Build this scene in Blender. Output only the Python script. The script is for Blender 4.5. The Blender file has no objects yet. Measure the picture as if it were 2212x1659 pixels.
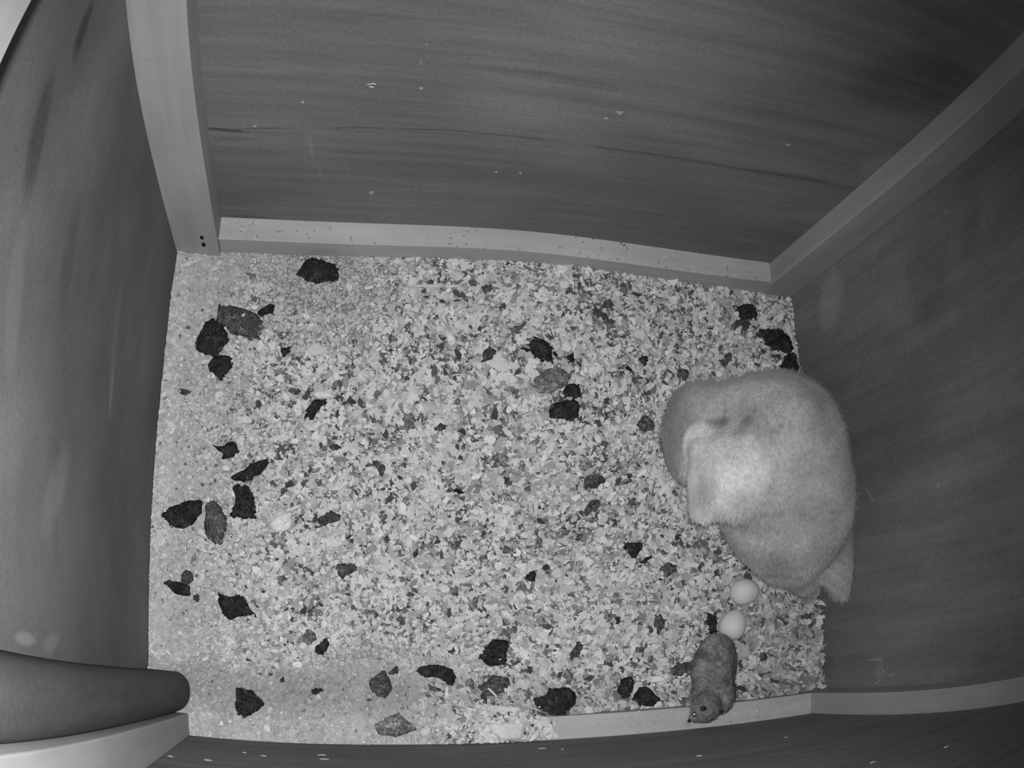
import bpy, math
import numpy as np
from mathutils import Matrix, Vector

SC = bpy.context.scene
COL = SC.collection

# ------------------------------------------------------------------ camera
# night-vision box camera with a short barrel-distorting lens (2212 x 1659)
W, D = 0.80, 0.580                      # inside width and depth of the nest box, metres
CAM = np.array([0.1768, 0.1086, 0.9650])
K = (0.44493871, 0.57501281, -0.82039420, 0.39569346)      # theta(r), r in half widths
ROT = np.array([[0.97415267, -0.048702, -0.22057807],
                [-0.01714411, 0.95772523, -0.28717322],
                [0.22523909, 0.28353217, 0.93213565]])
cd = bpy.data.cameras.new('camera')
cam = bpy.data.objects.new('camera', cd); COL.objects.link(cam)
cam.matrix_world = Matrix([list(ROT[i]) + [CAM[i]] for i in range(3)] + [[0, 0, 0, 1]])
cd.type = 'PANO'
cd.panorama_type = 'FISHEYE_LENS_POLYNOMIAL'
cd.sensor_fit = 'HORIZONTAL'; cd.sensor_width = 36.0
cd.fisheye_fov = math.radians(170)
cd.fisheye_polynomial_k0 = 0.0
cd.fisheye_polynomial_k1 = -K[0] / 18
cd.fisheye_polynomial_k2 = -K[1] / 18 ** 2
cd.fisheye_polynomial_k3 = -K[2] / 18 ** 3
cd.fisheye_polynomial_k4 = -K[3] / 18 ** 4
cd.clip_start = 0.005; cd.clip_end = 10
SC.camera = cam

def at(px, py, val=0.0, ax=2):
    """the place on the plane (axis ax = val) that the photograph shows at a pixel"""
    u, v = (px - 1106) / 1106, -(py - 829.5) / 1106
    r = math.hypot(u, v) + 1e-9
    th = K[0] * r + K[1] * r ** 2 + K[2] * r ** 3 + K[3] * r ** 4
    d = ROT @ np.array([math.sin(th) * u / r, math.sin(th) * v / r, -math.cos(th)])
    return CAM + (val - CAM[ax]) / d[ax] * d

# ------------------------------------------------------------------ light
wd = bpy.data.worlds.new('world'); SC.world = wd; wd.use_nodes = True
wd.node_tree.nodes['Background'].inputs[0].default_value = (0, 0, 0, 1)
wd.node_tree.nodes['Background'].inputs[1].default_value = 0.0
SC.view_settings.view_transform = 'Standard'; SC.view_settings.look = 'None'
SC.view_settings.gamma = 1; SC.view_settings.use_curve_mapping = False
SC.view_settings.exposure = 0.0
LP = CAM + np.array([-0.012, 0.012, 0.040])
def spot(name, power, angle, blend, aim, radius=0.012):
    l = bpy.data.lights.new(name, 'SPOT'); l.energy = power; l.spot_size = math.radians(angle)
    l.spot_blend = blend; l.shadow_soft_size = radius; l.color = (1, 1, 1)
    o = bpy.data.objects.new(name, l); COL.objects.link(o); o.location = LP
    o.rotation_euler = (Vector(aim) - Vector(LP)).to_track_quat('-Z', 'Y').to_euler()
    return o
spot('infrared_lamp', 23, 100, 1.0, at(760, 1060))
spot('infrared_lamp', 1.3, 175, 0.7, at(1000, 900))
SC.cycles.max_bounces = 10; SC.cycles.diffuse_bounces = 8

rng = np.random.default_rng(7)

# ------------------------------------------------------------------ helpers
def tag(o, label=None, cat=None, group=None, kind=None):
    if label: o['label'] = label
    if cat: o['category'] = cat
    if group: o['group'] = group
    if kind: o['kind'] = kind
    return o

def mesh_obj(name, verts, faces, mat, parent=None, smooth=True, shade=None):
    me = bpy.data.meshes.new(name)
    me.from_pydata([tuple(map(float, v)) for v in verts], [], [tuple(map(int, f)) for f in faces])
    me.materials.append(mat)
    if smooth: me.polygons.foreach_set('use_smooth', [True] * len(me.polygons))
    if shade is not None:
        a = me.attributes.new('shade', 'FLOAT', 'POINT'); a.data.foreach_set('value', np.asarray(shade, dtype=np.float32))
    o = bpy.data.objects.new(name, me); COL.objects.link(o)
    if parent is not None: o.parent = parent
    return o

def origin(o, p):
    """move an object's origin to p, keeping its mesh where it is"""
    p = Vector([float(c) for c in p]); o.data.transform(Matrix.Translation(-p)); o.location = p
    return o

def vnoise(P, scale, seed=0):
    """smooth value noise on an (n,3) or (n,2) array, about -1..1"""
    P = np.asarray(P, float) / scale
    if P.shape[1] == 2: P = np.c_[P, np.zeros(len(P))]
    i = np.floor(P).astype(np.int64); f = P - i; f = f * f * (3 - 2 * f)
    def h(a, b, c):
        n = (a * 374761393 + b * 668265263 + c * 2147483647 + seed * 1274126177) & 0xffffffff
        n = ((n ^ (n >> 13)) * 1274126177) & 0xffffffff
        return ((n ^ (n >> 16)) & 0xffff) / 32767.5 - 1
    r = 0
    for a in (0, 1):
        for b in (0, 1):
            for c in (0, 1):
                w = (f[:, 0] if a else 1 - f[:, 0]) * (f[:, 1] if b else 1 - f[:, 1]) * (f[:, 2] if c else 1 - f[:, 2])
                r = r + w * h(i[:, 0] + a, i[:, 1] + b, i[:, 2] + c)
    return r

def box(x0, x1, y0, y1, z0, z1):
    v = [(x, y, z) for x in (x0, x1) for y in (y0, y1) for z in (z0, z1)]
    f = [(0, 1, 3, 2), (4, 6, 7, 5), (0, 4, 5, 1), (2, 3, 7, 6), (0, 2, 6, 4), (1, 5, 7, 3)]
    return v, f

def bevel(o, w=0.0015, seg=2):
    m = o.modifiers.new('bevel', 'BEVEL'); m.width = w; m.segments = seg; m.limit_method = 'ANGLE'
    return o

def surface_net(fn, lo, hi, res):
    """closed quad mesh on the zero set of fn (negative inside)"""
    lo = np.array(lo, float); n = np.ceil((np.array(hi) - lo) / res).astype(int) + 1
    ax = [lo[k] + res * np.arange(n[k]) for k in range(3)]
    G = np.stack(np.meshgrid(*ax, indexing='ij'), -1)
    F = fn(G.reshape(-1, 3)).reshape(n)
    m = n - 1
    acc = np.zeros((*m, 3)); cnt = np.zeros(m)
    idx = np.stack(np.meshgrid(*[np.arange(k) for k in m], indexing='ij'), -1).astype(float)
    for axis in range(3):
        oth = [k for k in range(3) if k != axis]
        for a in (0, 1):
            for b in (0, 1):
                s0 = [None] * 3; s0[axis] = slice(0, m[axis])
                s0[oth[0]] = slice(a, a + m[oth[0]]); s0[oth[1]] = slice(b, b + m[oth[1]])
                s1 = list(s0); s1[axis] = slice(1, m[axis] + 1)
                f0, f1 = F[tuple(s0)], F[tuple(s1)]
                c = (f0 < 0) != (f1 < 0)
                t = np.where(c, f0 / np.where(c, f0 - f1, 1), 0)
                p = idx.copy(); p[..., axis] += t; p[..., oth[0]] += a; p[..., oth[1]] += b
                acc += p * c[..., None]; cnt += c
    act = cnt > 0
    ids = -np.ones(m, int); ids[act] = np.arange(act.sum())
    V = lo + res * acc[act] / cnt[act][:, None]
    faces = []
    for axis in range(3):
        oth = [(axis + 1) % 3, (axis + 2) % 3]
        s = [None] * 3; s[axis] = slice(0, m[axis]); s[oth[0]] = slice(1, m[oth[0]]); s[oth[1]] = slice(1, m[oth[1]])
        s1 = list(s); s1[axis] = slice(1, m[axis] + 1)
        f0, f1 = F[tuple(s)], F[tuple(s1)]
        for flip, c in ((False, (f0 < 0) & (f1 >= 0)), (True, (f0 >= 0) & (f1 < 0))):
            q = np.argwhere(c)
            if not len(q): continue
            q[:, oth[0]] += 1; q[:, oth[1]] += 1
            e0 = np.zeros(3, int); e0[oth[0]] = 1; e1 = np.zeros(3, int); e1[oth[1]] = 1
            g = lambda p: ids[p[:, 0], p[:, 1], p[:, 2]]
            quad = np.c_[g(q - e0 - e1), g(q - e1), g(q), g(q - e0)]
            faces.append(quad[:, ::-1] if flip else quad)
    return V, np.concatenate(faces)

def smin(a, b, k):
    h = np.clip(0.5 + 0.5 * (b - a) / k, 0, 1)
    return b * (1 - h) + a * h - k * h * (1 - h)
def ellip(P, c, r, rotz=0.0):
    q = P - np.array(c); c_, s_ = math.cos(rotz), math.sin(rotz)
    q = np.stack([q[:, 0] * c_ + q[:, 1] * s_, -q[:, 0] * s_ + q[:, 1] * c_, q[:, 2]], 1)
    r = np.array(r); k0 = np.linalg.norm(q / r, axis=1); k1 = np.linalg.norm(q / (r * r), axis=1) + 1e-9
    return k0 * (k0 - 1) / k1
def capsule(P, a, b, ra, rb):
    a, b = np.array(a), np.array(b); ab = b - a
    t = np.clip(((P - a) @ ab) / (ab @ ab), 0, 1)
    return np.linalg.norm(P - a - t[:, None] * ab, axis=1) - (ra + (rb - ra) * t)

# ------------------------------------------------------------------ materials
def new_mat(name, rough=0.85, spec=0.2):
    m = bpy.data.materials.new(name); m.use_nodes = True
    b = m.node_tree.nodes['Principled BSDF']
    b.inputs['Roughness'].default_value = rough
    b.inputs['Specular IOR Level'].default_value = spec
    return m, m.node_tree, b

class N:
    """small node builder working on grey values"""
    def __init__(s, nt): s.nt = nt
    def node(s, t, **kw):
        n = s.nt.nodes.new(t)
        for k, v in kw.items(): setattr(n, k, v)
        return n
    def pos(s): return s.node('ShaderNodeTexCoord').outputs['Object']
    def put(s, sock, v):
        if hasattr(v, 'links'): s.nt.links.new(v, sock)
        else: sock.default_value = v
    def math(s, op, a, b=0.0, c=None):
        n = s.node('ShaderNodeMath', operation=op); s.put(n.inputs[0], a); s.put(n.inputs[1], b)
        if c is not None: s.put(n.inputs[2], c)
        return n.outputs[0]
    def noise(s, vec, scale3, sc=1.0, detail=4.0, rough=0.55, off=(0, 0, 0)):
        mp = s.node('ShaderNodeMapping'); s.nt.links.new(vec, mp.inputs['Vector'])
        mp.inputs['Scale'].default_value = scale3; mp.inputs['Location'].default_value = off
        n = s.node('ShaderNodeTexNoise'); s.nt.links.new(mp.outputs[0], n.inputs['Vector'])
        n.inputs['Scale'].default_value = sc; n.inputs['Detail'].default_value = detail; n.inputs['Roughness'].default_value = rough
        return n.outputs['Fac']
    def ramp(s, v, a, b, lo=0.0, hi=1.0):
        n = s.node('ShaderNodeMapRange'); n.interpolation_type = 'SMOOTHSTEP'
        s.put(n.inputs[0], v); n.inputs[1].default_value = a; n.inputs[2].default_value = b
        n.inputs[3].default_value = lo; n.inputs[4].default_value = hi
        return n.outputs[0]
    def blob(s, pos, c, r, rot=0.0, axes=(0, 1)):
        """1 inside an elliptical mark at c (object space) with radii r, fading out"""
        v = s.node('ShaderNodeVectorMath', operation='SUBTRACT'); s.nt.links.new(pos, v.inputs[0]); v.inputs[1].default_value = c
        sep = s.node('ShaderNodeSeparateXYZ'); s.nt.links.new(v.outputs[0], sep.inputs[0])
        a, b = sep.outputs[axes[0]], sep.outputs[axes[1]]; cr, sr = math.cos(rot), math.sin(rot)
        u = s.math('ADD', s.math('MULTIPLY', a, cr / r[0]), s.math('MULTIPLY', b, sr / r[0]))
        w = s.math('ADD', s.math('MULTIPLY', a, -sr / r[1]), s.math('MULTIPLY', b, cr / r[1]))
        d = s.math('ADD', s.math('MULTIPLY', u, u), s.math('MULTIPLY', w, w))
        return s.ramp(d, 1.0, 0.1)
    def grey(s, v, bsdf):
        s.put(bsdf.inputs['Base Color'], v)

def plywood(name, base, grain, marks=(), axes=(0, 2), seed=0.0, mott=0.25, extra=None):
    """stained plywood; grain = noise scale per axis (small along the grain)"""
    m, nt, b = new_mat(name, 0.8, 0.15); n = N(nt); p = n.pos()
    o = (seed, seed * 1.7, seed * .6)
    g = n.noise(p, grain, 1.0, 6, 0.6, o)
    g2 = n.noise(p, tuple(k * 3.1 for k in grain), 1.0, 4, 0.6, o)
    mo = n.noise(p, (5, 5, 5), 1.0, 3, 0.5, o)
    fine = n.noise(p, (260, 260, 260), 1.0, 2, 0.6, o)
    v = n.math('MULTIPLY', base, n.ramp(g, 0.25, 0.75, 0.84, 1.13))
    v = n.math('MULTIPLY', v, n.ramp(g2, 0.3, 0.75, 0.95, 1.05))
    v = n.math('MULTIPLY', v, n.ramp(mo, 0.3, 0.7, 1 - mott, 1 + mott))
    v = n.math('MULTIPLY', v, n.ramp(fine, 0.2, 0.8, 0.88, 1.12))
    sp = n.ramp(n.noise(p, (90, 90, 90), 1.0, 1, 0.5, (seed + 3, 0, 0)), 0.79, 0.84)
    v = n.math('ADD', v, n.math('MULTIPLY', sp, base * 0.5))
    for c, r, rot, amt in marks:
        bl = n.blob(p, c, r, rot, axes)
        v = n.math('ADD', v, n.math('MULTIPLY', bl, base * amt))
    if extra: v = extra(n, p, v)
    v = n.math('MAXIMUM', v, 0.004)
    n.grey(v, b)
    bp = n.node('ShaderNodeBump'); bp.inputs['Strength'].default_value = 0.25; bp.inputs['Distance'].default_value = 0.0006
    nt.links.new(g2, bp.inputs['Height']); nt.links.new(bp.outputs[0], b.inputs['Normal'])
    return m

def timber(name, base, grain, dirt=0.1):
    m, nt, b = new_mat(name, 0.75, 0.2); n = N(nt); p = n.pos()
    g = n.noise(p, grain, 1.0, 5, 0.6)
    mo = n.noise(p, (7, 7, 7), 1.0, 3)
    sp = n.ramp(n.noise(p, (120, 120, 120), 1.0, 2), 0.68, 0.78)
    v = n.math('MULTIPLY', base, n.ramp(g, 0.25, 0.75, 0.90, 1.08))
    v = n.math('MULTIPLY', v, n.ramp(mo, 0.3, 0.7, 0.93, 1.06))
    v = n.math('SUBTRACT', v, n.math('MULTIPLY', sp, base * dirt))
    n.grey(v, b)
    return m

def shade_mat(name, rough=0.8, spec=0.25, bump=0.0, bscale=300.0, mult=1.0, sheen=0.0, lo=.85, hi=1.15):
    """grey value carried by the mesh's own 'shade' attribute"""
    m, nt, b = new_mat(name, rough, spec); n = N(nt)
    a = n.node('ShaderNodeAttribute'); a.attribute_name = 'shade'
    p = n.pos(); f = n.noise(p, (bscale, bscale, bscale), 1.0, 3)
    n.grey(n.math('MULTIPLY', n.math('MULTIPLY', a.outputs['Fac'], mult), n.ramp(f, 0.25, 0.75, lo, hi)), b)
    if bump:
        bp = n.node('ShaderNodeBump'); bp.inputs['Strength'].default_value = bump; bp.inputs['Distance'].default_value = 0.001
        nt.links.new(f, bp.inputs['Height']); nt.links.new(bp.outputs[0], b.inputs['Normal'])
    if sheen: b.inputs['Sheen Weight'].default_value = sheen
    return m

def pt(px, py, v, ax): return tuple(float(c) for c in at(px, py, v, ax))

# ------------------------------------------------------------------ the box
T = 0.012; H = 1.03
def panel(name, dims, mat, label):
    o = mesh_obj(name, *box(*dims), mat, smooth=False); tag(o, label, 'wall' if 'wall' in name else name, kind='structure'); return o

def back_marks(n, p, v):
    sep = n.node('ShaderNodeSeparateXYZ'); n.nt.links.new(p, sep.inputs[0]); x, z = sep.outputs[0], sep.outputs[2]
    wob = n.noise(p, (14, 14, 0), 1.0, 3)
    zc = n.math('ADD', z, n.math('MULTIPLY', n.math('SUBTRACT', wob, 0.5), 0.008))
    d = n.math('ABSOLUTE', n.math('SUBTRACT', zc, n.math('MULTIPLY', n.ramp(x, 0.05, 0.30, 0.228, 0.250), 1.0)))
    line = n.ramp(d, 0.0016, 0.0004)
    gap = n.ramp(n.noise(p, (16, 0, 0), 1.0, 2, 0.5, (4, 0, 0)), 0.38, 0.55)
    return n.math('MULTIPLY', v, n.math('SUBTRACT', 1.0, n.math('MULTIPLY', n.math('MULTIPLY', line, gap), 0.45)))
bm = [(pt(487, 281, D, 1), (.028, .0035), -.05, -.55), (pt(500, 300, D, 1), (.03, .006), .1, -.2),
      (pt(672, 318, D, 1), (.0025, .030), 0.12, .28), (pt(690, 370, D, 1), (.002, .02), 0.1, .15),
      (pt(1180, 165, D, 1), (.10, .010), -.05, -.18), (pt(1700, 380, D, 1), (.08, .008), .05, -.22),
      (pt(1900, 360, D, 1), (.03, .035), .2, .3), (pt(1750, 470, D, 1), (.05, .02), .0, .15), (pt(1330, 250, D, 1), (.018, .010), 0, -.12),
      (pt(540, 470, D, 1), (.04, .01), 0, -.2), (pt(1980, 180, D, 1), (.09, .07), .4, -.22)]
panel('wall_back', (-T, W + T, D, D + T, -T, H), plywood('plywood_back', 0.225, (3, 3, 55), bm, (0, 2), 1.3, .12, back_marks), 'dark stained plywood back wall with a long horizontal crack')
lm = [(pt(120, 1060, 0, 0), (.055, .022), -.75, .30), (pt(20, 960, 0, 0), (.03, .04), 0, .12), (pt(240, 850, 0, 0), (.030, .006), .1, .45), (pt(55, 1380, 0, 0), (.006, .03), .0, .7),
      (pt(110, 1390, 0, 0), (.008, .03), .2, .35), (pt(250, 720, 0, 0), (.07, .012), .1, .18), (pt(80, 300, 0, 0), (.05, .02), .3, -.3), (pt(180, 60, 0, 0), (.03, .014), .2, -.4), (pt(150, 550, 0, 0), (.05, .02), .1, -.15), (pt(30, 650, 0, 0), (.05, .02), .3, .2)]
panel('wall_left', (-T, 0, 0, D, -T, H), plywood('plywood_left', 0.225 * .98, (22, 5, 8), lm, (1, 2), 5.1, .14), 'dark stained plywood left wall with pale smears')
rm = [(pt(1795, 650, W, 0), (.05, .035), .6, .35), (pt(1900, 1440, W, 0), (.02, .01), .2, .25), (pt(1880, 1070, W, 0), (.018, .0025), -.7, .5), (pt(1890, 1425, W, 0), (.0015, .02), 0, .7),
      (pt(2000, 600, W, 0), (.06, .05), .6, -.2), (pt(1790, 1440, W, 0), (.02, .02), 0, -.2), (pt(2100, 480, W, 0), (.05, .02), .7, -.15)]
panel('wall_right', (W, W + T, 0, D, -T, H), plywood('plywood_right', 0.225 * 1.0, (30, 40, 4), rm, (1, 2), 9.7, .16), 'dark stained plywood right wall behind the owl')
panel('wall_front', (-T, W + T, -T, 0, -T, H), plywood('plywood_front', 0.225 * 1.05, (3, 3, 60), (), (0, 2), 14.2, .12), 'dark stained plywood front wall flecked with litter')
fl_m = plywood('plywood_floor', 0.225, (4, 50, 10), (), (0, 1), 2.2)
panel('floor', (-T, W + T, -T, D + T, -2 * T, -T), fl_m, 'plywood floor hidden under wood shavings')
lid_m = timber('pale_lid_board', .6, (4, 50, 10))
panel('ceiling', (-T, W + T, -T, D + T, H, H + T), lid_m, 'plywood lid of the nest box')

tz = timber('pale_timber_upright', 0.48, (70, 70, 4)); tx = timber('pale_timber_lying', 0.48 * 1.12, (4, 60, 60), .5)
ty = timber('pale_timber_rail', 0.48, (60, 4, 60)); tr = timber('pale_timber_right', 0.48 * .92, (90, 90, 4), .1)
def batten(name, dims, mat, label):
    o = bevel(mesh_obj(name, *box(*dims), mat, smooth=False), 0.0012); return tag(o, label, 'batten', kind='structure')
HB = 0.037; HF = 0.050
p1 = batten('trim_1', (0, .053, D - .034, D, -T, H), tz, 'pale upright batten in the back left corner')
batten('trim_2', (W - .051, W, D - .030, D, -T, H), tr, 'pale upright batten in the back right corner')
batten('trim_3', (W - .048, W, 0, .0262, -T, H), tz, 'pale upright batten in the front right corner')
v4 = [(x, y + (z + .02) * sl, z) for x in (0, .0505) for y, sl in ((0, 0), (.0222, .034)) for z in (-T, H)]
o = bevel(mesh_obj('trim_4', v4, box(0, 1, 0, 1, 0, 1)[1], timber('pale_timber_near', .56, (70, 70, 4)), smooth=False), .0012)
tag(o, 'pale upright batten in the front left corner', 'batten', kind='structure')
batten('trim_5', (.0532, W - .0512, D - .0290, D, -T, HB), tx, 'pale batten lying along the foot of the back wall')
batten('trim_6', (.0507, W - .0482, 0, .0262, -T, HF), tx, 'pale batten lying along the foot of the front wall')
batten('trim_7', (0, .035, .07, D - .036, .720, .79), ty, 'pale batten high on the left wall')
nail_m, _, nb = new_mat('nail_hole', 0.9); nb.inputs['Base Color'].default_value = (.02, .02, .02, 1)
for q, r in (((436, 513), .0022), ((440, 528), .0026)):
    c = at(q[0], q[1], D - .034, 1); a = np.linspace(0, 2 * math.pi, 12, endpoint=False)
    v = [(c[0] + r * math.cos(t), c[1] - .0004, c[2] + r * 2.2 * math.sin(t)) for t in a] + [(c[0] + r * math.cos(t), c[1] + .001, c[2] + r * 2.2 * math.sin(t)) for t in a]
    o = mesh_obj('nail_hole', v, [tuple(range(11, -1, -1)), tuple(range(12, 24))] + [(i, (i + 1) % 12, 12 + (i + 1) % 12, 12 + i) for i in range(12)], nail_m, p1)

# dark stained board with rounded edges standing in the front left corner
def board():
    zs = [-.008, 0, .05, .16, .30, .45, .60, .75, .90, 1.0]
    prof = []
    x1 = .0525; h = .0215; r = .0195
    prof += [(0.0006, -h), (0.02, -h)]
    prof += [(x1 - r + r * math.sin(t), -h + r - r * math.cos(t)) for t in np.linspace(0, math.pi / 2, 9)]
    prof += [(x1 - r + r * math.cos(t), h - r + r * math.sin(t)) for t in np.linspace(0, math.pi / 2, 9)]
    prof += [(0.02, h), (0.0006, h)]
    n = len(prof); V = []; F = []
    for z in zs:
        yc = .0452 + max(0, z - .02) * .034
        dx = -.0045 * max(0, 1 - z / .06)
        V += [(x + dx * (x > .03), yc + y, z) for x, y in prof]
    for k in range(len(zs) - 1):
        for i in range(n):
            j = (i + 1) % n; F.append((k * n + i, k * n + j, (k + 1) * n + j, (k + 1) * n + i))
    F += [tuple(range(n - 1, -1, -1)), tuple(range((len(zs) - 1) * n, len(zs) * n))]
    bmk = [((.05, .06, .28), (.03, .002), 1.4, .7), ((.05, .05, .5), (.004, .012), 0, .7)]
    return mesh_obj('board', V, F, plywood('plywood_board', 0.225 * .58, (40, 40, 5), bmk, (1, 2), 21.0, .12))
o = board(); origin(o, (.025, .045, 0)); tag(o, 'dark stained upright board with a rounded edge in the front left corner', 'board')
for po in o.data.polygons: po.use_smooth = len(po.vertices) == 4

# ------------------------------------------------------------------ bedding
def ground(x, y):
    x = np.asarray(x, float); y = np.asarray(y, float); P = np.c_[x.ravel(), y.ravel()]
    h = .0022 * vnoise(P, .07, 3) + .0014 * vnoise(P, .022, 5) + .0006 * vnoise(P, .009, 8)
    X, Y = P[:, 0], P[:, 1]
    s = lambda t: np.clip(t, 0, 1) ** 2 * (3 - 2 * np.clip(t, 0, 1))
    # heaped over the front batten on the left, lapping it on the right
    left = s((.50 - X) / .10)
    h = h + left * s((.085 - Y) / .065) * (HF + .0035)
    h = h + (1 - left) * s((.052 - Y) / .024) * (.026 + .006 * vnoise(P, .05, 31)) * np.clip((.80 - X) / .06, .15, 1)
    h = h + .006 * s((.05 - X) / .05)
    h = h - .003 * s((X - .60) / .15)
    return h.reshape(x.shape)

LUMPS = []
def inside(px, py, poly):
    c = np.zeros(len(px), bool); j = len(poly) - 1
    for i in range(len(poly)):
        xi, yi = poly[i]; xj, yj = poly[j]
        c ^= ((yi > py) != (yj > py)) & (px < (xj - xi) * (py - yi) / (yj - yi + 1e-12) + xi); j = i
    return c

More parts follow.
